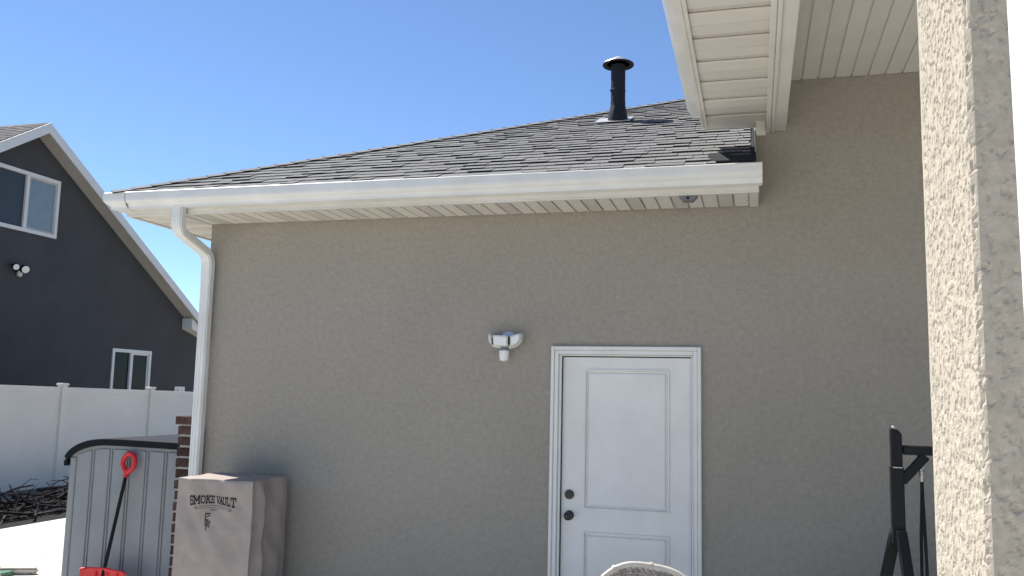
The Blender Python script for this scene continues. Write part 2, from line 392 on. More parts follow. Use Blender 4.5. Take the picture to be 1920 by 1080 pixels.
lmm = lm.mesh('soffit_plank', 'soffit_white', .003); lmv = lm.mesh('soffit_plank', 'soffit_vent_shade', .003)
for i in range(28):
    o = link('soffit_plank', lmv if i % 3 == 1 else lmm, soffit); o.matrix_basis = Matrix.Translation((0, .002 + i * pw, ZS))
bx('wall_channel', 'soffit_white', soffit, XC - .012, XC - .002, 0, YB, ZS - .001, ZS + .02, .001)

# --- downspout
dsx = -2.832
path = [(dsx + .02, YF - .045, 3.16), (dsx + .02, YF - .045, 3.03), (dsx + .018, YF - .035, 2.995), (dsx + .015, YF - .005, 2.965),
        (dsx + .002, -.11, 2.862), (dsx, -.075, 2.83), (dsx, -.058, 2.78), (dsx, -.056, 2.0), (dsx, -.056, G + .25)]
ds = MB().rect_tube(path, .088, .064, (1, 0, 0)).build('downspout', 'gutter_white', house, .008, False, 2)
MB().rect_tube([(dsx + .02, YF - .045, 3.165), (dsx + .02, YF - .045, 3.045), (dsx + .019, YF - .038, 3.01), (dsx + .0165, YF - .015, 2.975)], .094, .070).build('elbow', 'gutter_white', ds, .010, False, 2)
MB().rect_tube([(dsx + .001, -.10, 2.852), (dsx, -.078, 2.832), (dsx, -.060, 2.78), (dsx, -.0575, 2.64)], .093, .069).build('elbow', 'gutter_white', ds, .010, False, 2)
for k in (-.027, 0, .027):
    bx('rib', 'gutter_white', ds, dsx + k - .005, dsx + k + .005, -.0915, -.087, G + .25, 2.62, .002)
for z in (.62,): bx('strap', 'gutter_white', ds, dsx - .06, dsx + .06, -.1, -.003, z, z + .025, .002)
MB().rect_tube([(dsx, -.056, G + .27), (dsx, -.056, G + .15), (dsx, -.10, G + .08), (dsx, -.35, G + .05)], .092, .068).build('elbow', 'gutter_white', ds, .008)

# --- brick wainscot on the left side wall
wains = MB().box(-3.035, XC - .002, .012, 4.0, G - .03, 1.50).build('brick_wainscot', 'mortar', house)
bL, bH, bT = .205, .066, .019
bmm = MB().box(0, .19, 0, bL - .012, 0, bH).mesh('brick', 'brick', .004)
bmh = MB().box(0, .19, 0, bL / 2 - .012, 0, bH).mesh('brick', 'brick', .004)
nb = 0; z = G - .02; r_ = 0; far = MB()
while z < 1.43:
    y = 0.0
    if r_ % 2: seq = [bmh] + [bmm] * 13
    else: seq = [bmm] * 13
    for me in seq:
        L_ = bL if me is bmm else bL / 2
        o = link('brick', me, wains); o.matrix_basis = Matrix.Translation((-3.053 + random.uniform(-.004, .004), y + random.uniform(-.003, .003), z)); nb += 1
        y += L_
    far.box(-3.05, -2.9, y, 4.0, z, z + bH)
    z += bH + bT; r_ += 1
o = far.build('far_bricks', 'brick', wains); o['kind'] = 'stuff'
for i in range(10):
    o = bx('brick', 'brick', wains, -3.075, -2.866, -.012 + i * .105, .085 + i * .105, 1.49, 1.555, .005)
    o.rotation_euler = (0, R(0), 0)

# --- door
frame = MB()
def brickmould(x0, x1, y0, y1, z0, z1): frame.box(x0, x1, y0, y1, z0, z1)
brickmould(.006, .030, -.034, 0, -.06, 2.136); brickmould(.0305, .060, -.024, 0, -.06, 2.108)
brickmould(1.030, 1.054, -.034, 0, -.06, 2.136); brickmould(1.0, 1.0295, -.024, 0, -.06, 2.108)
brickmould(.0302, 1.0298, -.034, 0, 2.1085, 2.136); brickmould(.0602, .9998, -.024, 0, 2.079, 2.108)
fo = frame.build('door_frame', 'door_white', house, .004)
bx('jamb', 'door_white', fo, .0605, .079, -.006, .13, -.06, 2.068); bx('jamb', 'door_white', fo, .986, .9995, -.006, .13, -.06, 2.068)
bx('jamb', 'door_white', fo, .0605, .9995, -.004, .13, 2.0685, 2.0785)
bx('weather_strip', 'door_seal', fo, .0792, .0835, .012, .04, -.06, 2.066, 0); bx('weather_strip', 'door_seal', fo, .0838, .9855, .03, .045, 2.0605, 2.068, 0)
bx('weather_strip', 'door_seal', fo, .9822, .9858, .034, .045, -.06, 2.06, 0)
bx('sill', 'flashing', fo, .0605, .9995, -.05, .12, -.1, -.065)
sx0, sx1, sz0, sz1 = .0842, .982, -.055, 2.060
YD = .028
door = MB()
door.box(sx0, sx1, YD + .012, YD + .044, sz0, sz1)
pans = [(.240, .832, 1.003, 1.978), (.240, .836, .14, .852)]
door.box(sx0, .240, YD, YD + .0119, sz0, sz1); door.box(.836, sx1, YD, YD + .0119, sz0, sz1)
door.box(.2401, .8359, YD, YD + .0119, 1.978, sz1); door.box(.2401, .8359, YD, YD + .0119, .852, 1.003); door.box(.2401, .8359, YD, YD + .0119, sz0, .14)
dobj = door.build('door', 'door_white', house)
for (a, b, c, d) in pans:
    b = .8359; a = .2401
    mb = MB()
    def ring(i0, o0, i1, o1):   # sloped ring between inset/offset levels
        A = [(a + i0, YD + o0, c + i0), (b - i0, YD + o0, c + i0), (b - i0, YD + o0, d - i0), (a + i0, YD + o0, d - i0)]
        B = [(a + i1, YD + o1, c + i1), (b - i1, YD + o1, c + i1), (b - i1, YD + o1, d - i1), (a + i1, YD + o1, d - i1)]
        mb.add(A + B, [(i, (i + 1) % 4, 4 + (i + 1) % 4, 4 + i) for i in range(4)])
    for q in ((0, 0, .001, -.010), (.001, -.010, .010, -.010), (.010, -.010, .015, .0115), (.015, .0115, .024, .0115), (.024, .0115, .032, .000)): ring(*q)
    i0 = .032
    mb.add([(a + i0, YD, c + i0), (b - i0, YD, c + i0), (b - i0, YD, d - i0), (a + i0, YD, d - i0)], [(0, 1, 2, 3)])
    mb.build('door_panel', 'door_white', dobj)
MB().lathe((.142, YD, .955), [(.034, 0), (.034, -.006), (.018, -.010), (.014, -.03), (.026, -.036), (.030, -.05), (.027, -.062), (.012, -.068), (0, -.069)], 28, (0, 1, 0)).build('knob', 'bronze', dobj, 0, True)
MB().lathe((.142, YD, 1.098), [(.033, 0), (.033, -.012), (.029, -.02), (.012, -.022), (0, -.022)], 28, (0, 1, 0)).box(.139, .145, YD - .0235, YD - .0205, 1.09, 1.106).build('deadbolt', 'bronze', dobj)

# ================================================================ PATIO COVER
pc = thing('patio_cover', (1.6, -2.4, G), 'white patio cover roof with a soffit, boxed beam and grooved plank ceiling at upper right', 'patio cover')
PY = -5.1
# gutter along the left eave
gpr = [(1.060, 3.775), (.995, 3.775), (.990, 3.79), (.975, 3.81), (.962, 3.83), (.960, 3.88), (.966, 3.885), (.966, 3.835), (.98, 3.812), (.995, 3.792), (1.0, 3.78), (1.060, 3.78)]
pg = MB().sweep([[(x, .02, z) for x, z in gpr], [(x, PY, z) for x, z in gpr]]).build('gutter', 'gutter_white', pc)
MB().prism([(x, .021, z) for x, z in gpr[:6]] + [(1.06, .021, 3.88)], (0, .004, 0)).build('end_cap', 'gutter_white', pg)
bx('fascia', 'white_trim', pc, 1.0605, 1.082, PY, .01, 3.685, 3.90, .002)
bx('fascia_lip', 'white_trim', pc, 1.0825, 1.104, PY, .006, 3.688, 3.696, .001)
ps = bx('soffit', 'soffit_vent_shade', pc, 1.0825, 1.52, PY, .0, 3.725, 3.735, 0)
gs = .335
pm = MB()
for k in (0, 1):
    pm.box(1.0835, 1.503, k * .148 + .004, k * .148 + .144, 0, .012)
pmesh = [MB().box(1.0835, 1.503, .004, .1465, 0, .012).box(1.0835, 1.503, .1465, .150, .003, .012).mesh('soffit_plank', 'soffit_white', .002),
         MB().sweep([[(xx, 0, 0), (xx, .118, 0), (xx, .124, .013), (xx, .1845, .013), (xx, .1845, .018), (xx, 0, .018)] for xx in (1.0835, 1.503)]).mesh('soffit_plank', 'soffit_white'),
         MB().box(1.0836, 1.5029, .126, .184, .0115, .0128).mesh('groove_shade', 'soffit_vent_shade')]
y = -.19 + .04; i = 0
y = -.04 - .15
y0 = 0.145 - .335
k = 0
while y0 - k * gs > PY:
    b = y0 - k * gs
    o = link('soffit_plank', pmesh[0], ps); o.matrix_basis = Matrix.Translation((0, b, 3.70))
    o = link('soffit_plank', pmesh[1], ps); o.matrix_basis = Matrix.Translation((0, b + .150 - 0, 3.70)) if b + .335 < .17 else Matrix.Translation((0, b + .150, 3.70))
    o = link('groove_shade', pmesh[2], ps); o.matrix_basis = Matrix.Translation((0, b + .150, 3.70))  # groove floor tinted darker, recess shade put into its colour
    k += 1
# beam
beam = MB().box(1.503, 1.63, PY, -.003, 3.632, 3.99).build('beam', 'white_trim', pc, .004)
bx('beam_lip', 'white_trim', beam, 1.498, 1.528, PY + .1, -.004, 3.624, 3.6315, .002)
bx('beam_lip', 'white_trim', beam, 1.534, 1.552, -1.05, -.005, 3.622, 3.6315, .002)
bx('beam_lip', 'white_trim', beam, 1.533, 1.553, PY + .1, -1.052, 3.6195, 3.6315, .002)
bx('frieze_block', 'soffit_white', pc, 1.432, 1.497, -.03, -.003, 3.60, 3.715, .003)
# ceiling
cl = bx('ceiling', 'soffit_vent_shade', pc, 1.63, 6.6, PY, -.002, 4.005, 4.012, 0)
cm = [MB().box(.005, .102, PY, -.006, 0, .014).box(.102, .112, PY, -.006, .009, .017).mesh('ceiling_plank', 'soffit_white', .002)]
for i in range(46):
    o = link('ceiling_plank', cm[0], cl); o.matrix_basis = Matrix.Translation((1.632 + i * .107, 0, 3.985))
bx('wall_channel', 'soffit_white', cl, 1.631, 6.55, -.006, -.0015, 3.9965, 4.003, .001)
MB().prism([(1.0, PY, 3.905), (6.9, PY, 5.0), (6.9, PY, 5.08), (1.0, PY, 3.985)], (0, -PY - .0, 0)).build('roof', 'shingle', pc)
bx('front_beam', 'white_trim', pc, 1.64, 6.6, PY, PY + .12, 3.63, 4.0, .004)
MB().prism([(1.435, .003, 4.05), (6.9, .003, 5.05), (6.9, .003, 5.13), (1.435, .003, 4.13)], (0, YB, 0)).build('upper_roof', 'shingle', house)

# stucco pillar: displaced lace texture
px0, px1, py0, py1 = 1.718, 2.12, -4.755, -4.385
pil = thing('stucco_pillar', ((px0 + px1) / 2, (py0 + py1) / 2, G), 'rough textured stucco pillar in the right foreground, sunlit on its left face', 'pillar')
def lace(x, y, z):
    v = Vector((x, y, z * .6))
    a = noise.noise(v * 95); b = noise.noise(v * 210 + Vector((9, 3, 1))); c = noise.noise(v * 14 + Vector((4, 4, 4)))
    lit = 1 if x < px0 + .004 else 0
    h = a * .8 + b * .45 + c * .25 + (.10 if lit else -.16)
    h = max(0., min(1., h * 4.))                    # trowelled plateau with torn pits
    ef = min(1., max(.08, (py1 - y) / .02)) if lit else 1.
    return ef * (-(.0024 if lit else .0030) * h) + .0004 * noise.noise(v * 420) + .0007 * c
step = .0036
loop = []
rc = .008
def addseg(ax, ay, bx_, by_, st_):
    n_ = max(2, int(math.hypot(bx_ - ax, by_ - ay) / st_))
    for i_ in range(n_): loop.append((ax + (bx_ - ax) * i_ / n_, ay + (by_ - ay) * i_ / n_, (by_ - ay), -(bx_ - ax)))
addseg(px0, py1, px0, py0 + rc, step); addseg(px0 + .0, py0 + rc, px0 + rc, py0, .003); addseg(px0 + rc, py0, px0 + .20, py0, step)
addseg(px0 + .20, py0, px1, py0, .02); addseg(px1, py0, px1, py1, .04); addseg(px1, py1, px0, py1, .04)
zsn = [G] + [.75 + i * step for i in range(int(1.95 / step))] + [3.0, 3.984]
pv = []; pf = []; nl = len(loop)
for z in zsn:
    for (x, y, nx, ny) in loop:
        ln_ = math.hypot(nx, ny); s_ = -1
        d = lace(x, y, z)
        cx_, cy_ = (px0 + px1) / 2, (py0 + py1) / 2
        ux, uy = nx / ln_, ny / ln_
        if ux * (x - cx_) + uy * (y - cy_) < 0: ux, uy = -ux, -uy
        pv.append((x + ux * d, y + uy * d, z))
for j in range(len(zsn) - 1):
    for i in range(nl):
        a = j * nl + i; b = j * nl + (i + 1) % nl
        pf.append((a, b, b + nl, a + nl))
mb = MB(); mb.v = pv; mb.f = pf
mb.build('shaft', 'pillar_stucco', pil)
# white post standing in front of it, at the right edge
wp = thing('white_post', (1.75, -5.1, G), 'sunlit white square post at the far right edge in front of the stucco pillar', 'post')
MB().prism([(1.7165, -5.03, G), (1.7165, -5.16, G), (1.8465, -5.16, G), (1.8465, -5.03, G)], (-.022, 0, 3.73)).build('shaft', 'porch_white', wp, .004)
bx('base_trim', 'porch_white', wp, 1.7015, 1.8615, -5.175, -5.015, G, G + .12)

# ================================================================ ROOF VENT
vx, vy = .172, 1.93; vz = ZE + (vy - YE) * K
rv = thing('vent_pipe', (vx, vy, vz), 'black metal vent pipe with conical cap standing on the grey shingle roof', 'vent pipe')
MB().lathe((vx, vy, vz), [(.100, -.05), (.098, .02), (.078, .13), (.071, .16), (.071, .20)], 32).build('boot', 'vent_black', rv, 0, True)
MB().lathe((vx, vy, vz), [(.069, .18), (.069, .56)], 32).build('pipe', 'vent_black', rv, 0, True)
MB().lathe((vx, vy, vz), [(.0695, .30), (.0715, .302), (.0715, .315), (.0695, .317)], 32).box(vx - .072, vx - .055, vy - .05, vy - .035, vz + .30, vz + .31).build('band', 'vent_black', rv)
MB().lathe((vx, vy, vz), [(.0, .655), (.018, .650), (.145, .579), (.149, .572)], 36).build('cap', 'galv_cap_light', rv, 0, True)  # cap top paler than its underside: sunlight put into the colour
MB().lathe((vx, vy, vz), [(.1495, .572), (.1495, .563), (.145, .559), (.06, .588), (0, .596)], 36).build('cap_underside', 'vent_black', rv, 0, True)
for a in (0.4, 2.5, 4.6): MB().box(vx + .058 * math.cos(a) - .006, vx + .058 * math.cos(a) + .006, vy + .058 * math.sin(a) - .006, vy + .058 * math.sin(a) + .006, vz + .53, vz + .60).build('strut', 'vent_black', rv)
nrm = Vector((0, -sa, ca)); cpt = Vector((vx, vy, vz))
mb = MB(); q = []
for a, b in ((-.20, -.12), (.13, -.12), (.13, .2), (-.20, .2)): q.append(cpt + Vector((a, b * ca, b * sa)) + nrm * .022)
mb.prism(q, nrm * .004); mb.build('flashing', 'galv_cap_light', rv)

# ================================================================ MOTION LIGHT
lx, lz = -.325, 2.165
ml = thing('security_light', (lx, 0, 2.0), 'white twin motion security light on the tan wall left of the door', 'light')
MB().lathe((lx + .012, -.002, lz + .008), [(.066, 0), (.066, -.02), (.055, -.032), (0, -.034)], 28, (0, 1, 0)).build('mounting_plate', 'lamp_blue', ml, 0, False)
def plate(nm, pts, y0_, dep, mat, par=None, bev=.006):
    return MB().prism([(x, y0_, z) for x, z in pts], (0, dep, 0)).build(nm, mat, par or ml, bev, False, 2)
plate('housing', [(-.452, 2.226), (-.43, 2.212), (-.40, 2.205), (-.29, 2.203), (-.235, 2.212), (-.203, 2.228), (-.200, 2.175), (-.222, 2.142), (-.270, 2.116), (-.36, 2.112), (-.425, 2.128), (-.450, 2.165)], -.075, .06, 'lamp_white')
h1 = plate('lamp_head', [(-.406, 2.208), (-.294, 2.203), (-.291, 2.126), (-.40, 2.128)], -.125, .055, 'lamp_white')
plate('lens', [(-.397, 2.198), (-.303, 2.194), (-.300, 2.136), (-.392, 2.138)], -.129, .006, 'lamp_lens', h1, .002)
h2 = plate('lamp_head', [(-.283, 2.200), (-.206, 2.222), (-.203, 2.178), (-.226, 2.148), (-.280, 2.120)], -.108, .035, 'lamp_white')
plate('lens', [(-.274, 2.194), (-.214, 2.211), (-.212, 2.181), (-.231, 2.156), (-.272, 2.134)], -.112, .006, 'lamp_lens', h2, .002)
h3 = plate('lamp_head', [(-.447, 2.214), (-.416, 2.201), (-.413, 2.136), (-.430, 2.142), (-.446, 2.168)], -.098, .025, 'lamp_white')
MB().box(-.412, -.407, -.118, -.08, 2.138, 2.190).box(-.2905, -.284, -.118, -.08, 2.140, 2.196).build('gap', 'door_seal', ml)
MB().lathe((lx - .005, -.07, lz - .045), [(.030, 0), (.030, -.022)], 20).build('neck', 'gray_plastic', ml)
MB().lathe((lx - .005, -.075, lz - .064), [(.030, 0), (.037, -.006), (.037, -.03), (.034, -.060), (.026, -.076), (.01, -.081), (0, -.081)], 24).build('motion_sensor', 'lamp_lens', ml, 0, True)

# soffit fixture
sf = thing('soffit_fixture', (1.0, -.40, 3.06), 'small grey bracket fixture under the white soffit near the right end', 'bracket')
MB().prism([(.935, -.445, 3.109), (1.06, -.445, 3.109), (1.055, -.445, 3.095), (1.03, -.445, 3.066), (.965, -.445, 3.066), (.94, -.445, 3.095)], (0, .07, 0)).build('housing', 'gray_plastic', sf, .003)
MB().lathe((.998, -.446, 3.084), [(.009, 0), (.009, -.004), (0, -.005)], 14, (0, 1, 0)).build('screw', 'black_metal', sf)

# ================================================================ SMOKER COVER
cx0, cx1, cy0, cy1, ct = -2.575, -1.985, -.605, -.125, 1.138
sm = thing('covered_smoker', ((cx0 + cx1) / 2, (cy0 + cy1) / 2, G), 'tall smoker under a taupe fabric cover with black SMOKE VAULT print', 'smoker')
def fold(u, z, k):
    """outward displacement of the cloth; u in metres round the box"""
    h = max(0, min(1, (ct - z) / .9))
    d = .013 * math.sin(u * 21 + 1.3 * math.sin(z * 4 + k)) * (.35 + 1.0 * math.exp(-((ct - z) / .22) ** 2))
    d += .026 * noise.noise(Vector((u * 3.2, k * 5., z * 2.2))) + .015 * noise.noise(Vector((u * 9 + z * 5, k * 3., z * 6)))
    d += .010 * h
    return d
def cover_front(x, z): return cy0 - max(-.02, fold(x - cx0, z, 0) * min(1, 6 * min(x - cx0, cx1 - x) + .25)) - .004
NU, NZ = 44, 60
rings = []
zs_ = [ct - (ct - G - .03) * (j / NZ) for j in range(NZ + 1)]
def ringat(z):
    r_ = []
    for i in range(NU + 1):
        x = cx0 + (cx1 - cx0) * i / NU; r_.append((x + (.006 if i == NU else -.006 if i == 0 else 0), cover_front(x, z), z))
    for i in range(1, 31):
        y = cy0 + (cy1 - cy0) * i / 30
        d = fold(y - cy0, z, 1) * min(1, 6 * min(y - cy0, cy1 - y) + .25)
        pleat = .036 * math.exp(-((y - cy0 - .10 - .04 * (ct - z)) / .030) ** 2) * min(1, (ct - z) / .15) - .020 * math.exp(-((y - cy0 - .035) / .018) ** 2) * min(1, (ct - z) / .1)
        r_.append((cx1 + d + pleat, y, z))
    for i in range(1, 13): r_.append((cx1 - (cx1 - cx0) * i / 12, cy1, z))
    for i in range(1, 20):
        y = cy1 - (cy1 - cy0) * i / 20
        r_.append((cx0 - .8 * fold(y, z, 2), y, z))
    return r_
base_ring = ringat(ct)
body = MB()
allr = [ringat(z) for z in zs_]
def shrink(r_, k, dz): 
    mx, my = (cx0 + cx1) / 2, (cy0 + cy1) / 2
    return [(mx + (x - mx) * k, my + (y - my) * k, z + dz) for x, y, z in r_]
body.sweep([shrink(base_ring, .90, .0055), shrink(base_ring, .975, .005), shrink(base_ring, .992, .003)] + allr, False)
cov = body.build('cover', 'cover', sm, 0, True)
tp = MB(); inner = shrink(base_ring, .90, .0055); n_ = len(inner)
mx, my = (cx0 + cx1) / 2, (cy0 + cy1) / 2
tr_ = [inner]
for k in (.8, .6, .4, .2, .05): tr_.append([(mx + (x - mx) * k / .9 * .9, my + (y - my) * k / .9 * .9, ct + .0055 + .002 * noise.noise(Vector((x * 4 * k, y * 4 * k, k * 3)))) for x, y, z in inner])
tp.sweep(tr_, False); tp.f.append(tuple(range(5 * n_, 6 * n_))); tp.build('cover_top', 'cover', sm, 0, True)
MB().tube([(cx1 + .002, cy0 - .004, ct + .004)] + [(cx1 + .006 + .004 * math.sin(z * 9), cover_front(cx1, z) + .004, z) for z in zs_[::3]], .0045, 6).build('seam', 'cover', cov)

# lettering: slab-serif strokes bent to an arch
GL = {
 'S': [[(.9, .72), (.9, .95), (.2, .95), (.08, .75), (.2, .55), (.8, .45), (.92, .25), (.8, .05), (.1, .05), (.1, .28)]],
 'M': [[(.12, 0), (.12, 1), (.5, .35), (.88, 1), (.88, 0)], [(0, .04), (.26, .04)], [(.74, .04), (1, .04)], [(0, .96), (.2, .96)], [(.8, .96), (1, .96)]],
 'O': [[(.3, .05), (.7, .05), (.9, .3), (.9, .7), (.7, .95), (.3, .95), (.1, .7), (.1, .3), (.3, .05)]],
 'K': [[(.2, 0), (.2, 1)], [(.85, 1), (.25, .45)], [(.42, .58), (.88, 0)], [(.02, .04), (.4, .04)], [(.02, .96), (.4, .96)], [(.7, .04), (1, .04)], [(.68, .96), (1, .96)]],
 'E': [[(.18, .04), (.18, .96)], [(.02, .96), (.9, .96), (.9, .75)], [(.18, .5), (.62, .5)], [(.02, .04), (.92, .04), (.92, .28)]],
 'V': [[(.1, 1), (.5, .02), (.9, 1)], [(0, .96), (.28, .96)], [(.72, .96), (1, .96)]],
 'A': [[(.1, 0), (.5, .98), (.9, 0)], [(.28, .33), (.72, .33)], [(0, .04), (.28, .04)], [(.72, .04), (1, .04)]],
 'U': [[(.15, 1), (.15, .25), (.35, .05), (.65, .05), (.85, .25), (.85, 1)], [(0, .96), (.3, .96)], [(.7, .96), (1, .96)]],
 'L': [[(.2, 1), (.2, .04)], [(.02, .96), (.4, .96)], [(.02, .04), (.92, .04), (.92, .32)]],
 'T': [[(.5, .96), (.5, 0)], [(.05, .68), (.05, .96), (.95, .96), (.95, .68)], [(.28, .04), (.72, .04)]],
}
def stroke(mb, pts, wd, mapf):
    for (a, b) in zip(pts, pts[1:]):
        A, B = Vector(a), Vector(b); d = B - A; Ln = d.length
        if Ln < 1e-6: continue
        d /= Ln; nn = Vector((-d.y, d.x)) * wd / 2; A = A - d * wd * .4; B = B + d * wd * .4
        ns = max(1, int(Ln / .25))
        for i in range(ns):
            p_, q_ = A.lerp(B, i / ns), A.lerp(B, (i + 1) / ns)
            vv = [mapf(*(p_ - nn)), mapf(*(q_ - nn)), mapf(*(q_ + nn)), mapf(*(p_ + nn))]
            mb.add(vv, [(0, 1, 2, 3)])
txt = MB()
TX0, TX1 = -2.466, -2.098
adv = [('S', .0, .098), ('M', .098, .13), ('O', .228, .092), ('K', .318, .10), ('E', .416, .085), ('V', .54, .10), ('A', .63, .098), ('U', .722, .095), ('L', .815, .08), ('T', .893, .107)]
def on_cover(x, z, e=.003): return (x, cover_front(x, z) - e, z)
for ch, u0_, uw in adv:
    def mp(a, b, u0_=u0_, uw=uw):
        u = u0_ + (a * .90 + .05) * uw; t = 2 * u - 1
        zt = 1.022 - .001 * t; zb = .978 - .022 * abs(t) ** 2.0
        zt += .012 * (1 - t * t) * .3
        return on_cover(TX0 + (TX1 - TX0) * u, zb + (zt - zb) * b)
    for ps_ in GL[ch]: stroke(txt, ps_, .19, mp)
txt.build('lettering', 'print', cov)
ban = MB()
def plain(x, z): return on_cover(x, z)
for dz, wdt in ((0, .0035), (-.014, .0025)):
    stroke(ban, [(-2.42 + .29 * i / 12, .945 + dz + .016 * (1 - (2 * i / 12 - 1) ** 2)) for i in range(13)], wdt, plain)
stroke(ban, [(-2.31, .930), (-2.255, .930)], .005, plain)
stroke(ban, [(-2.43, .944), (-2.41, .940), (-2.425, .934)], .004, plain); stroke(ban, [(-2.13, .940), (-2.15, .934), (-2.128, .928)], .004, plain)
ban.build('banner_print', 'print_gray', cov)
em = MB()
stroke(em, [(-2.30, .905), (-2.335, .905), (-2.335, .862), (-2.315, .862)], .008, plain)
stroke(em, [(-2.322, .886), (-2.302, .892)], .006, plain)
for k in range(4): stroke(em, [(-2.335 + k * .012, .856), (-2.333 + k * .011, .822 - .012 * (k % 2))], .006, plain)
stroke(em, [(-2.322, .83), (-2.324, .795)], .008, plain)
em.build('emblem_print', 'print', cov)

# ================================================================ STORAGE SHED
X0, X1, Y0, Y1 = -4.265, -3.085, .24, 1.75
sh = thing('storage_shed', ((X0 + X1) / 2, (Y0 + Y1) / 2, G), 'grey ribbed plastic storage shed with curved black lid beside the house corner', 'shed')
def topz(x):
    t = (x - X0) / (X1 - X0); q = max(0., min(1., (t + .05) / .40))
    return 1.135 + .192 * (1 - (1 - q) ** 2.4) ** .60 - .020 * max(0, t - .45)
NS = 36
prof = [(X0, G)] + [(X0 + (X1 - X0) * i / NS, topz(X0 + (X1 - X0) * i / NS) - .012) for i in range(NS + 1)] + [(X1, G)]
sb = MB().prism([(x, Y0, z) for x, z in prof], (0, Y1 - Y0, 0)).build('body', 'shed_gray', sh)
bw = (X1 - X0 - .10) / 6
for i in range(6):                                   # raised side panels between double grooves
    a = X0 + .05 + i * bw; b = a + bw
    pts = [(a + .020, Y0, G + .06), (b - .020, Y0, G + .06)] + [(b - .020 - (bw - .04) * k / 6, Y0, topz(b - .020 - (bw - .04) * k / 6) - .075) for k in range(7)]
    MB().prism(pts, (0, -.010, 0)).build('side_panel', 'shed_gray', sb, .004)
    if i: MB().box(a - .006, a + .006, Y0 - .010, Y0, G + .06, min(topz(a - .006), topz(a + .006)) - .075).build('rib', 'shed_gray', sb, .003)
bx('corner_post', 'shed_gray', sb, X0 - .004, X0 + .056, Y0 - .012, Y0 + .04, G, topz(X0 + .03) - .075, .006)
bx('corner_post', 'shed_gray', sb, X1 - .056, X1 + .002, Y0 - .012, Y0 + .04, G, topz(X1) - .07, .006)
def lidprof(off, x0_, x1_): return [(x0_ + (x1_ - x0_) * i / NS, topz(min(X1, x0_ + (x1_ - x0_) * i / NS)) + off) for i in range(NS + 1)]
up_ = lidprof(.012, X0 - .050, X1 + .004); dn_ = lidprof(-.046, X0 - .030, X1 + .004)
MB().prism([(x, Y0 - .035, z) for x, z in up_ + dn_[::-1]], (0, Y1 - Y0 + .07, 0)).build('lid', 'shed_black', sh, .004)
bx('front_edge', 'shed_black', sh, X0 - .052, X0 - .020, Y0 - .036, Y1 + .03, 1.095, 1.150, .008)
for yy in (Y0 + .05, (Y0 + Y1) / 2 + .01):
    bx('door', 'shed_gray', sh, X0 - .018, X0 - .001, yy, yy + (Y1 - Y0) / 2 - .06, G + .05, 1.01, .006)

# ================================================================ SHOVEL
sv = thing('snow_shovel', (-3.7, .0, G), 'red snow shovel with black shaft leaning against the grey shed', 'shovel')
pa, pb = Vector((-3.640, .165, 1.062)), Vector((-3.690, .040, .275))
MB().tube([pb + (pb - pa) * .12, pb, pa, pa + (pa - pb) * .02], .0145, 12).build('shaft', 'strap', sv, 0, True)
ax = (pa - pb).normalized()
sidev = Vector((1, 0, -.18)).normalized()
gpth = []
for t in arc(26, 0, 1):
    a = t * 2 * math.pi
    rr_ = .062 * (1 - .42 * (.5 - .5 * math.cos(a)) ** 0) 
    gx = .058 * math.sin(a) * (1 if math.cos(a) < .2 else (1 - .55 * (math.cos(a) - .2) / .8)); gz = -.078 * math.cos(a)
    gpth.append(pa + ax * (.085 + gz) + sidev * gx)
MB().tube(gpth, .0200, 10).build('grip', 'red_plastic', sv, 0, True)
MB().tube([pa - ax * .03, pa + ax * .03], .021, 12).build('grip_socket', 'red_plastic', sv, 0, True)
bc = pb + ax * .0
# scoop: curved sheet with side wings
mb = MB(); rows = []
for j in range(13):
    v = j / 12; zz = .305 - .36 * v; yy = .035 - .05 * v - .07 * math.sin(v * math.pi * .5) * v + .03 * math.sin(v * math.pi)
    row = []
    for i in range(17):
        u = i / 16; xx = -3.868 + .435 * u; cur = -.055 * (abs(2 * u - 1) ** 4)
        row.append((xx + .012 * v * (2 * u - 1), yy + cur - .0, zz - .012 * u + .012 * math.sin(u * math.pi) * (1 - v)))
    rows.append(row)
rings_ = []
for row in rows: rings_.append(row + [(x, y + .006, z) for x, y, z in row[::-1]])
mb.sweep(rings_); mb.build('blade', 'red_plastic', sv, 0, True)
MB().tube([(-3.868, -.022, .308), (-3.833, .02, .312), (-3.653, .036, .316), (-3.473, .02, .300), (-3.433, -.022, .294)], .010, 8).build('blade_rim', 'red_plastic', sv, 0, True)
for dx in (-.10, .0, .10):
    MB().tube([(-3.653 + dx, .026, .29), (-3.653 + dx, .012, .13), (-3.653 + dx, -.05, -.02)], .006, 6).build('blade_rib', 'red_plastic', sv)

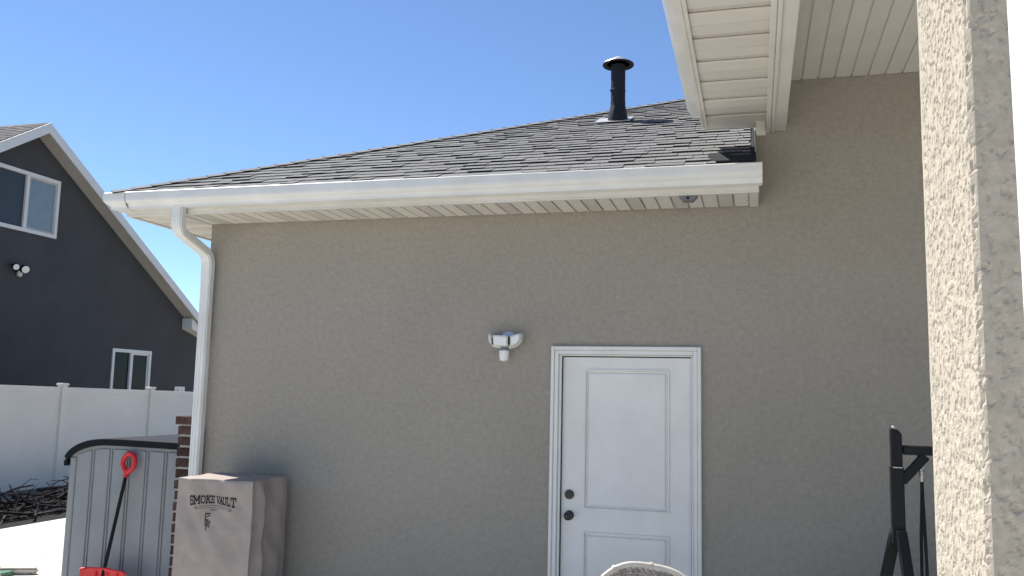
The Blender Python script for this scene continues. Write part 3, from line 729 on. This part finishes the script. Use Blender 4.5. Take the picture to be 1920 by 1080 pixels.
# ================================================================ FENCE along the left boundary
FX = -11.2
fe = thing('vinyl_fence', (FX, 9, G), 'white vinyl privacy fence with capped posts in front of the charcoal house', 'fence')
py_ = [-4.9 + 2.53 * i for i in range(10)]
py_ = [7.68 + 2.53 * i for i in range(-7, 6)]
for i, y in enumerate(py_):
    gz = G - .04 - .018 * (y - 7.7) * .6; tz = 1.742 - .013 * (y - 7.7)
    po = bx('post', 'vinyl_fence', fe, FX - .065, FX + .065, y - .065, y + .065, gz - .1, tz + .04, .006)
    MB().box(FX - .082, FX + .082, y - .082, y + .082, tz + .035, tz + .062).prism([(FX - .075, y - .075, tz + .062), (FX + .075, y - .075, tz + .062), (FX + .075, y + .075, tz + .062), (FX - .075, y + .075, tz + .062)], (0, 0, .012)).build('cap', 'vinyl_fence', po, .004)
    if i + 1 < len(py_):
        yb = py_[i + 1]; tzb = 1.742 - .013 * (yb - 7.7); gzb = gz - .018 * 2.53 * .6
        def run(nm, x, z0, z1, z0b, z1b):
            return MB().prism([(FX - x, y + .066, z0), (FX - x, yb - .066, z0b), (FX - x, yb - .066, z1b), (FX - x, y + .066, z1)], (2 * x, 0, 0)).build(nm, 'vinyl_fence', fe, .003)
        run('rail', .026, tz - .11, tz, tzb - .11, tzb); run('rail', .026, gz + .04, gz + .17, gzb + .04, gzb + .17)
        run('panel', .0195, gz + .1, tz - .05, gzb + .1, tzb - .05)

# ================================================================ NEIGHBOUR HOUSE
NX, NF = -15.0, -14.58
nh = thing('charcoal_house', (NX - 5, 10.4, G), 'charcoal neighbour house with steep gable and white rake trim behind the fence', 'house')
pk, zp, sl = 10.30, 7.93, .635
ye0, ye1 = pk - 6.75, pk + 8.4
zt = lambda y, off=0: zp + off - sl * abs(y - pk)
wl0, wl1 = ye0 + .35, ye1 - .45
WIN = [(9.32, 11.20, 5.33, 6.72), (13.50, 15.02, 1.35, 2.76), (16.2, 16.62, .9, 1.79)]
holes = WIN
# wall built as vertical strips around the window openings
cuts = sorted(set([wl0, pk, wl1] + [v for q in WIN for v in q[:2]]))
nw = MB()
for a, b in zip(cuts, cuts[1:]):
    mid = (a + b) / 2; spans = [(G - .3, None)]
    cutz = [(q[2], q[3]) for q in WIN if q[0] <= mid <= q[1]]
    lo_ = G - .3
    for z0, z1 in sorted(cutz):
        nw.add([(NX, a, lo_), (NX, b, lo_), (NX, b, z0), (NX, a, z0)], [(0, 1, 2, 3)]); lo_ = z1
    nw.add([(NX, a, lo_), (NX, b, lo_), (NX, b, zt(b, -.2)), (NX, a, zt(a, -.2))], [(0, 1, 2, 3)])
nw.box(NX - 12, NX - .3, wl0, wl1, G - .3, zt(wl1, -.25))
nw.add([(NX, wl0, G - .3), (NX - 12, wl0, G - .3), (NX - 12, wl0, zt(wl0, -.2)), (NX, wl0, zt(wl0, -.2))], [(0, 1, 2, 3)])
nw.add([(NX, wl1, G - .3), (NX - 12, wl1, G - .3), (NX - 12, wl1, zt(wl1, -.2)), (NX, wl1, zt(wl1, -.2))], [(0, 1, 2, 3)])
nw.build('wall', 'charcoal', nh)
for (ya, yb) in ((ye0, pk), (pk, ye1)):
    MB().prism([(NF - .01, ya, zt(ya)), (NF - .01, yb, zt(yb)), (NF - .01, yb, zt(yb, -.07)), (NF - .01, ya, zt(ya, -.07))], (-12.6, 0, 0)).build('roof', 'roof_far', nh)
    s_ = 1 if ya == pk else -1
    MB().prism([(NF, ya, zt(ya, -.012)), (NF, yb, zt(yb, -.012)), (NF, yb, zt(yb, -.26)), (NF, ya, zt(ya, -.26))], (.03, 0, 0)).build('rake_board', 'far_white', nh)
    MB().prism([(NF - .002, ya, zt(ya, -.18)), (NF - .002, yb, zt(yb, -.18)), (NF - .002, yb, zt(yb, -.20)), (NF - .002, ya, zt(ya, -.20))], (NX - NF + .004, 0, 0)).build('rake_soffit', 'far_soffit', nh)
# courses of the far roof on the slope that shows
fr_ = MB()
for i in range(48):
    ya = ye0 + i * .142; yb = ya + .15
    if yb > pk: break
    fr_.prism([(NF - .012, ya, zt(ya) + .001), (NF - .012, yb, zt(yb) + .001), (NF - .012, ya, zt(ya) + .016)], (-12.6, 0, 0))
o = fr_.build('far_shingle_courses', 'roof_far', nh); o['kind'] = 'stuff'
# eave return and gutter at the right corner
MB().prism([(NX - .02, 16.35, 3.83), (NX - .02, 17.15, 3.42), (NX - .02, 17.15, 3.30), (NX - .02, 16.35, 3.52)], (.36, 0, 0)).build('eave_return', 'far_white', nh, .004)
MB().box(NX - 12, NF + .03, ye1 - .02, ye1 + .12, zt(ye1, -.26), zt(ye1, -.10)).build('gutter', 'far_white', nh, .004)
MB().box(NX - 12, NF + .03, ye0 - .12, ye0 + .02, zt(ye0, -.26), zt(ye0, -.10)).build('gutter', 'far_white', nh, .004)
for wi, (a, b, c, d) in enumerate(WIN):
    wf = MB()
    t = .07
    wf.box(NX - .06, NX + .03, a - .02, a + t, c - .02, d + .02); wf.box(NX - .06, NX + .03, b - t, b + .02, c - .02, d + .02)
    wf.box(NX - .06, NX + .0295, a + t, b - t, c - .02, c + t); wf.box(NX - .06, NX + .0295, a + t, b - t, d - t, d + .02)
    wo = wf.build('window', 'far_white', nh, .004)
    md = (a + b) / 2 - .02
    MB().box(NX - .055, NX + .02, md - .045, md + .045, c + t, d - t).build('mullion', 'far_white', wo, .003)
    bx('pane', 'glass_mid' if wi == 0 else 'glass_dark', wo, NX - .05, NX - .035, a + t, md - .045, c + t, d - t, 0)
    bx('pane', 'glass_blind' if wi != 1 else 'glass_dark', wo, NX - .04, NX - .025, md + .045, b - t, c + t, d - t, 0)
    MB().box(NX - .03, NX - .005, md + .046, md + .085, c + t, d - t).box(NX - .03, NX - .005, b - t - .04, b - t, c + t, d - t).box(NX - .03, NX - .0055, md + .085, b - t - .04, c + t, c + t + .045).box(NX - .03, NX - .0055, md + .085, b - t - .04, d - t - .045, d - t).build('sash', 'far_soffit' if wi == 0 else 'far_white', wo)
# neighbour's security light
nl_ = thing('wall_floodlight', (NX, 10.12, 4.3), 'small black and white twin floodlight high on the charcoal house wall', 'light')
MB().lathe((NX, 10.12, 4.42), [(.09, 0), (.09, .03), (.05, .06), (0, .06)], 18, (1, 0, 0)).build('base', 'black_metal', nl_)
for yy, zz, nm, s_ in ((9.95, 4.46, 'lamp_head', .075), (10.22, 4.44, 'lamp_head', .095)):
    MB().tube([(NX + .05, 10.12, 4.43), (NX + .12, yy, zz)], .022, 8).build('arm', 'black_metal', nl_)
    ho = MB().lathe((NX + .10, yy, zz), [(.05, 0), (s_, .04), (s_ * 1.05, .12), (s_ * .9, .13)], 16, (1, -.35, -.3)).build(nm, 'black_metal', nl_)
    MB().lathe((NX + .10, yy, zz), [(s_ * .88, .125), (s_ * .9, .140), (0, .150)], 16, (1, -.35, -.3)).build('lens', 'lamp_lens', ho)
MB().lathe((NX + .06, 10.18, 4.33), [(.03, .06), (.06, .02), (.06, -.06), (.03, -.09), (0, -.09)], 14).build('motion_sensor', 'lamp_white', nl_)

# ================================================================ BRUSH PILE by the fence
bp_ = thing('branch_pile', (-9.5, 6.6, G - .05), 'heap of dark cut branches lying at the foot of the white fence', 'branches')
for i in range(260):
    th = random.gauss(.25, .55) + (math.pi if random.random() < .5 else 0) + math.pi / 2
    cx = random.gauss(-9.30, .42); cy = random.uniform(3.0, 9.6)
    cx = max(-10.6, min(-8.6, cx))
    hmax = .20 * math.exp(-((cx + 9.5) / .75) ** 2) * (.8 + .35 * noise.noise(Vector((cy * .7, 1, 2))))
    cz = G - .04 + random.uniform(.0, 1) * max(.08, hmax)
    L_ = random.uniform(.5, 1.9); el = random.gauss(.02, .12)
    d = Vector((math.cos(th) * .45, math.sin(th), math.sin(el))).normalized()
    rad = random.uniform(.009, .034)
    pts = []; p_ = Vector((cx, cy, cz)) - d * L_ / 2; dd = d.copy()
    for k in range(6):
        pts.append((max(-11.1, p_.x), p_.y, min(.22 + .1 * noise.noise(Vector((p_.y * 2, 0, 0))), max(G - .05 + rad, p_.z))))
        dd = (dd + Vector((random.gauss(0, .16), random.gauss(0, .16), random.gauss(0, .14)))).normalized(); p_ = p_ + dd * L_ / 5
    mb = MB().tube(pts, [rad * (1 - .13 * k) for k in range(6)], 5)
    for q in range(random.choice((0, 1, 2, 2))):
        k = random.randrange(1, 5); a = Vector(pts[k]); v = (dd + Vector((random.gauss(0, .7), random.gauss(0, .7), random.gauss(.08, .3)))).normalized() * random.uniform(.15, .5)
        e = a + v; mid = a + v * .5 + Vector((random.gauss(0, .03), random.gauss(0, .03), random.gauss(0, .03)))
        mb.tube([a, mid, (max(-11.1, e.x), e.y, min(.26, max(G - .04, e.z)))], [rad * .6, rad * .45, rad * .2], 4)
    mb.build('branch', 'bark', bp_)

# ================================================================ EDGING BLOCKS AND TURF at lower left
tf = MB().box(-8.05, -5.70, -.6, 1.22, G + .004, G + .045).build('turf', 'turf'); tf['kind'] = 'structure'
for i, (x, y, rz, L_) in enumerate(((-6.95, 1.50, -.33, .62), (-6.27, 1.32, -.18, .66), (-5.72, 1.24, .42, .44), (-5.62, .70, 1.45, .50), (-5.58, .16, 1.5, .50))):
    e = thing('edging_block', (x, y, G + .004), ['tan edging block farthest left, by the turf', 'tan edging block bordering the turf, left of the joint', 'tan edging block right of the joint, nearest the shed', 'tan edging block beyond the corner of the turf', 'tan edging block last along the side of the turf'][i], 'edging block', 'edging blocks round the turf')
    b = MB().box(-L_ / 2, L_ / 2, -.045, .045, 0, .06).build('block', 'kerb', None, .022, False, 3); b.parent = e
    e.rotation_euler = (0, 0, rz)

# ================================================================ SWING STAND
sx, sy = 2.09, -1.3
ss = thing('swing_stand', (sx + .8, sy, G), 'black steel swing stand with A-frame legs beside the stucco pillar', 'swing stand')
bt = .055
def bar(nm, a, b, w_=bt, d_=bt, s_=(0, 1, 0), par=None):
    return MB().rect_tube([a, b], w_, d_, s_).build(nm, 'black_metal', par or ss, .004)
for (ux, nm) in ((sx, 0), (sx + 1.75, 1)):
    s_ = 1 if nm == 0 else -1
    bar('upright', (ux, sy, 1.09), (ux, sy, 1.47), .055, .062)
    MB().prism([(ux - .026, sy - .028, 1.4705), (ux + .026, sy - .028, 1.4705), (ux + .026, sy - .028, 1.630), (ux + .008, sy - .028, 1.652), (ux - .026, sy - .028, 1.658)], (0, .056, 0)).build('upright_head', 'black_metal', ss, .003)
    for f_ in (-1, 1): bar('leg', (ux - .008 * f_ * s_, sy + f_ * .028, 1.15), (ux - (.21 if f_ > 0 else .10) * f_ * s_ , sy + f_ * .50, G + .01), .050, .052, (1, 0, 0))
    bar('foot_bar', (ux + .10 * s_, sy - .52, G + .025), (ux - .215 * s_, sy + .52, G + .025), .05, .05, (0, 0, 1))
    bar('brace', (ux + .022 * s_, sy, 1.395), (ux + .135 * s_, sy, 1.525), .045, .045)
    MB().lathe((ux - .012, sy - .02, 1.66), [(.009, 0), (.009, .006), (.005, .01), (0, .01)], 10).build('bolt', 'steel', ss)
    bx('weld_plate', 'steel', ss, ux - .02, ux + .025, sy - .0325, sy + .0325, 1.462, 1.467, .001)
bar('crossbar', (sx + .031, sy, 1.551), (sx + 1.719, sy, 1.551), .046, .046)
bx('hanger_lug', 'black_metal', ss, sx + .10, sx + .135, sy - .02, sy + .02, 1.49, 1.527, .003)
bx('hanger_lug', 'black_metal', ss, sx + 1.615, sx + 1.65, sy - .02, sy + .02, 1.49, 1.527, .003)
sw = thing('hanging_swing', (sx + .87, sy, .35), 'black strap swing seat hanging by springs from the steel stand', 'swing')
for ux in (sx + .115, sx + 1.635):
    MB().tube([(ux, sy, 1.505), (ux - .008, sy, 1.492), (ux, sy, 1.475), (ux + .006, sy, 1.462)], .004, 8).build('hook', 'steel', sw)
    MB().tube([(ux + .011 * math.cos(a), sy + .011 * math.sin(a), 1.465 - .045 * a / (12 * math.pi)) for a in arc(72, 0, 12 * math.pi)], .003, 6).build('spring', 'steel', sw)
    MB().tube([(ux, sy, 1.42), (ux, sy, 1.385)], .005, 8).build('ring', 'steel', sw)
    for f_ in (-1, 1):
        MB().rect_tube([(ux, sy, 1.395), (ux + .004 * f_ - .002, sy + f_ * .08, 1.12), (ux + .02 * f_, sy + f_ * .24, .40)], .014, .014, (1, 0, 0)).build('rope', 'strap', sw)
bx('seat', 'strap', sw, sx + .10, sx + 1.65, sy - .25, sy + .25, .34, .39, .015)
MB().prism([(sx + .1, sy + .25, .39), (sx + 1.65, sy + .25, .39), (sx + 1.65, sy + .40, .86), (sx + .1, sy + .40, .86)], (0, .03, 0)).build('backrest', 'strap', sw, .01)

# ================================================================ WICKER CHAIR in front of the door
wc = thing('wicker_chair', (.87, -1.9, G), 'rounded top of a grey wicker patio chair in front of the white door', 'chair')
rot = Matrix.Translation((.80, -1.70, 0)) @ Matrix.Rotation(R(7), 4, 'Y') @ Matrix.Rotation(R(8), 4, 'Z')
ZT = .945
def bk(u, v):                                        # back surface: u -1..1 across, v 0 (seat)..1 (top)
    hgt = (ZT - .33) * (1 - .30 * abs(u) ** 3.2) 
    return Vector((.295 * u * (1 - .10 * v * 0), -.02 + .10 * (1 - u * u) * .6 + .10 * v, .33 + hgt * v))
rim = [rot @ bk(u, 1) for u in arc(40, -1, 1)]
rim = [rot @ bk(-1, v) for v in arc(8, 0, .92)] + rim + [rot @ bk(1, v) for v in arc(8, .92, 0)]
MB().tube(rim, .015, 10).build('back_rim', 'chair_rim', wc, 0, True)
for u in (-.62, -.02, .58):
    c0 = bk(u - .022, 1); c1 = bk(u + .022, 1)
    MB().tube([rot @ c0, rot @ c1], .0205, 10).build('wrap', 'chair_rim', wc, 0, True)
wk = MB()
for j in range(46):                                  # horizontal weave
    v = .02 + .96 * j / 46
    pts = [rot @ (bk(u, v) + Vector((0, .006 * math.sin(u * 60 + j * math.pi), 0))) for u in arc(60, -.99, .99)]
    wk.tube(pts, .0062, 5)
for i in range(20):
    u = -.95 + 1.9 * i / 19
    wk.tube([rot @ bk(u, v) for v in arc(8, 0, .99)], .0065, 5)
o = wk.build('back_weave', 'wicker', wc, 0, True); o['kind'] = 'stuff'
B = lambda nm, x0, x1, y0, y1, z0, z1, mt, bv=.012: MB().box(.865 + x0, .865 + x1, -1.70 + y0, -1.70 + y1, z0, z1).build(nm, mt, wc, bv)
B('seat', -.29, .29, -.56, .02, .24, .32, 'wicker'); B('cushion', -.26, .26, -.53, -.02, .321, .41, 'cushion', .03)
for a in (-.30, .27):
    B('armrest', a - .02, a + .05, -.56, .02, .50, .54, 'wicker')
    for b in (-.55, -.03): B('leg', a, a + .04, b, b + .04, G, .50, 'wicker')
